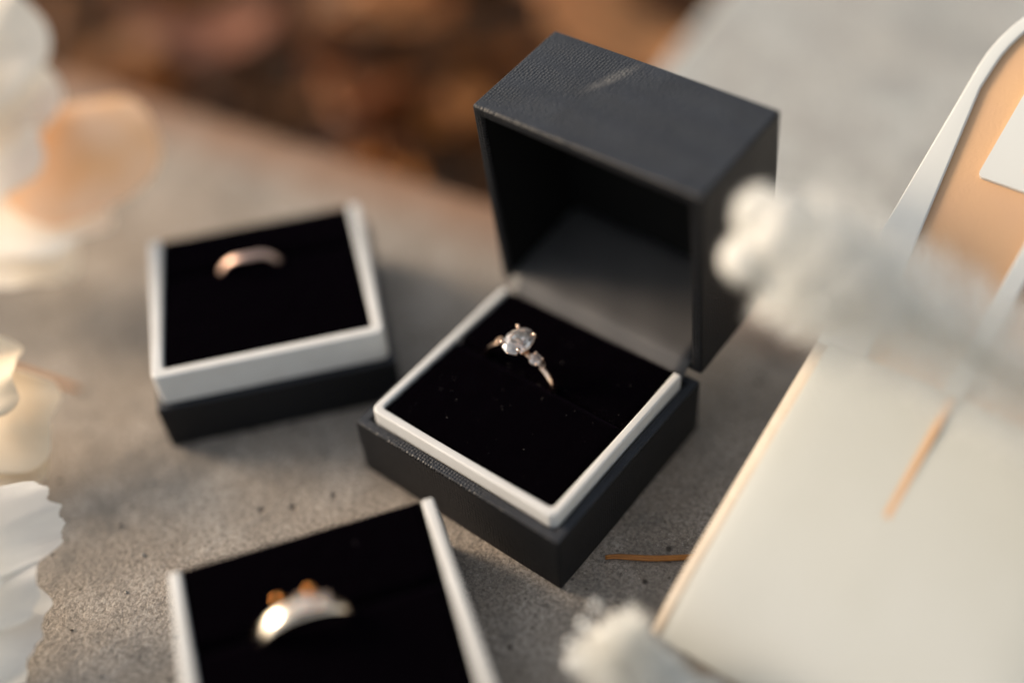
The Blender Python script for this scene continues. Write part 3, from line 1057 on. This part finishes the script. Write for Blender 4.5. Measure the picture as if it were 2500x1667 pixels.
plume('small white plume with round pale buds at the bottom edge beside the case corner',
      [(0.0110, -0.0600, 0.0205), (0.015, -0.066, 0.0160), (0.020, -0.071, 0.012), (0.030, -0.080, 0.008), (0.055, -0.095, 0.004)],
      [(0.10, (0.002, 0.0, -0.001), 0.0018), (0.20, (0.003, 0, 0.000), 0.0024), (0.30, (0.001, -0.001, 0), 0.0028), (0.42, (0.003, 0.001, 0.001), 0.0036), (0.52, (-0.002, -0.002, 0), 0.0040), (0.50, (0.004, 0.002, 0.001), 0.0040), (0.36, (0.003, 0.003, 0.001), 0.0034), (0.62, (0.002, 0.002, 0.002), 0.0042)], 12,
      (0.0, 0.7, 7000, 0.0065),
      [((0.0103, -0.0562, 0.0246), 0.0008), ((0.0078, -0.0585, 0.0224), 0.0010), ((0.0053, -0.0607, 0.0202), 0.0008), ((0.0052, -0.0634, 0.0180), 0.0013),
       ((0.0070, -0.0640, 0.0190), 0.0011), ((0.0130, -0.0629, 0.0200), 0.0014), ((0.0115, -0.0605, 0.0220), 0.0010), ((0.0155, -0.0600, 0.0190), 0.0010)])

# ------------------------------------------------------------------ needles and crumbs on the slab
M_needle = mat('dry_needle', (0.50, 0.20, 0.04), 0.4, 0.5)
g = N(M_needle)
c = g.mix(g.noise(400, 3, 0.6), (0.60, 0.25, 0.05), (0.28, 0.10, 0.02))
g.l(c, g.b.inputs['Base Color'])
def needle(pts, rad, label):
    P = [bez(pts, i / 20) for i in range(21)]
    v1, f1 = tube([p + Vector((0, 0.00024, 0)) for p in P], lambda s: rad * (0.35 + 0.65 * math.sin(math.pi * min(1, 0.12 + s * 0.8))), 8)
    v2, f2 = tube([p - Vector((0, 0.00024, 0.0001)) for p in P], lambda s: rad * (0.3 + 0.65 * math.sin(math.pi * min(1, 0.12 + s * 0.8))), 8)
    V, F = join([(v1, f1), (v2, f2)])
    o = link('pine_needle', mesh('pine_needle', V, F), M_needle, smooth=True)
    tag(o, label, 'pine needle')
needle([(0.0149, -0.0306, 0.0008), (0.0185, -0.0300, 0.0010), (0.0242, -0.0335, 0.0009), (0.0328, -0.0325, 0.0008), (0.047, -0.0320, 0.0006)], 0.00042,
       'dry orange pine needle on the slab between the black box and the case')
needle([(-0.135, 0.0470, 0.0006), (-0.120, 0.0400, 0.0008), (-0.1066, 0.0327, 0.0006)], 0.00045,
       'blurred brown needle on the slab beside the beige flower')

# loose grit on the slab
rg = random.Random(21)
V, F = [], []
for _ in range(520):
    x, y = rg.uniform(-0.13, 0.06), rg.uniform(-0.085, 0.07)
    r = 0.00016 * (1 + rg.random() ** 4 * 3.2)
    b = len(V)
    sx_, sy_ = rg.uniform(0.7, 1.3), rg.uniform(0.7, 1.3)
    for (dx, dy, dz) in ((1, 0, .3), (0, 1, .4), (-1, 0, .3), (0, -1, .35), (0.1, 0.1, 1.0), (0, 0, -.5)):
        V.append((x + r * sx_ * (dx + rg.uniform(-.2, .2)), y + r * sy_ * (dy + rg.uniform(-.2, .2)), r * (dz + rg.uniform(-.1, .1))))
    F += [(b, b + 1, b + 4), (b + 1, b + 2, b + 4), (b + 2, b + 3, b + 4), (b + 3, b, b + 4), (b + 1, b, b + 5), (b + 2, b + 1, b + 5), (b + 3, b + 2, b + 5), (b, b + 3, b + 5)]
M_grit = mat('grit', (0.22, 0.18, 0.14), 0.8, 0.3)
g = N(M_grit)
g.l(g.ramp(g.noise(160, 2, 0.5), [(0.38, (0.06, 0.045, 0.035)), (0.62, (0.42, 0.38, 0.33))]), g.b.inputs['Base Color'])
o = link('grit', raw('grit', V, F), M_grit, kind='stuff')
o['label'] = 'loose sand grains and crumbs scattered on the slab'
o['category'] = 'grit'
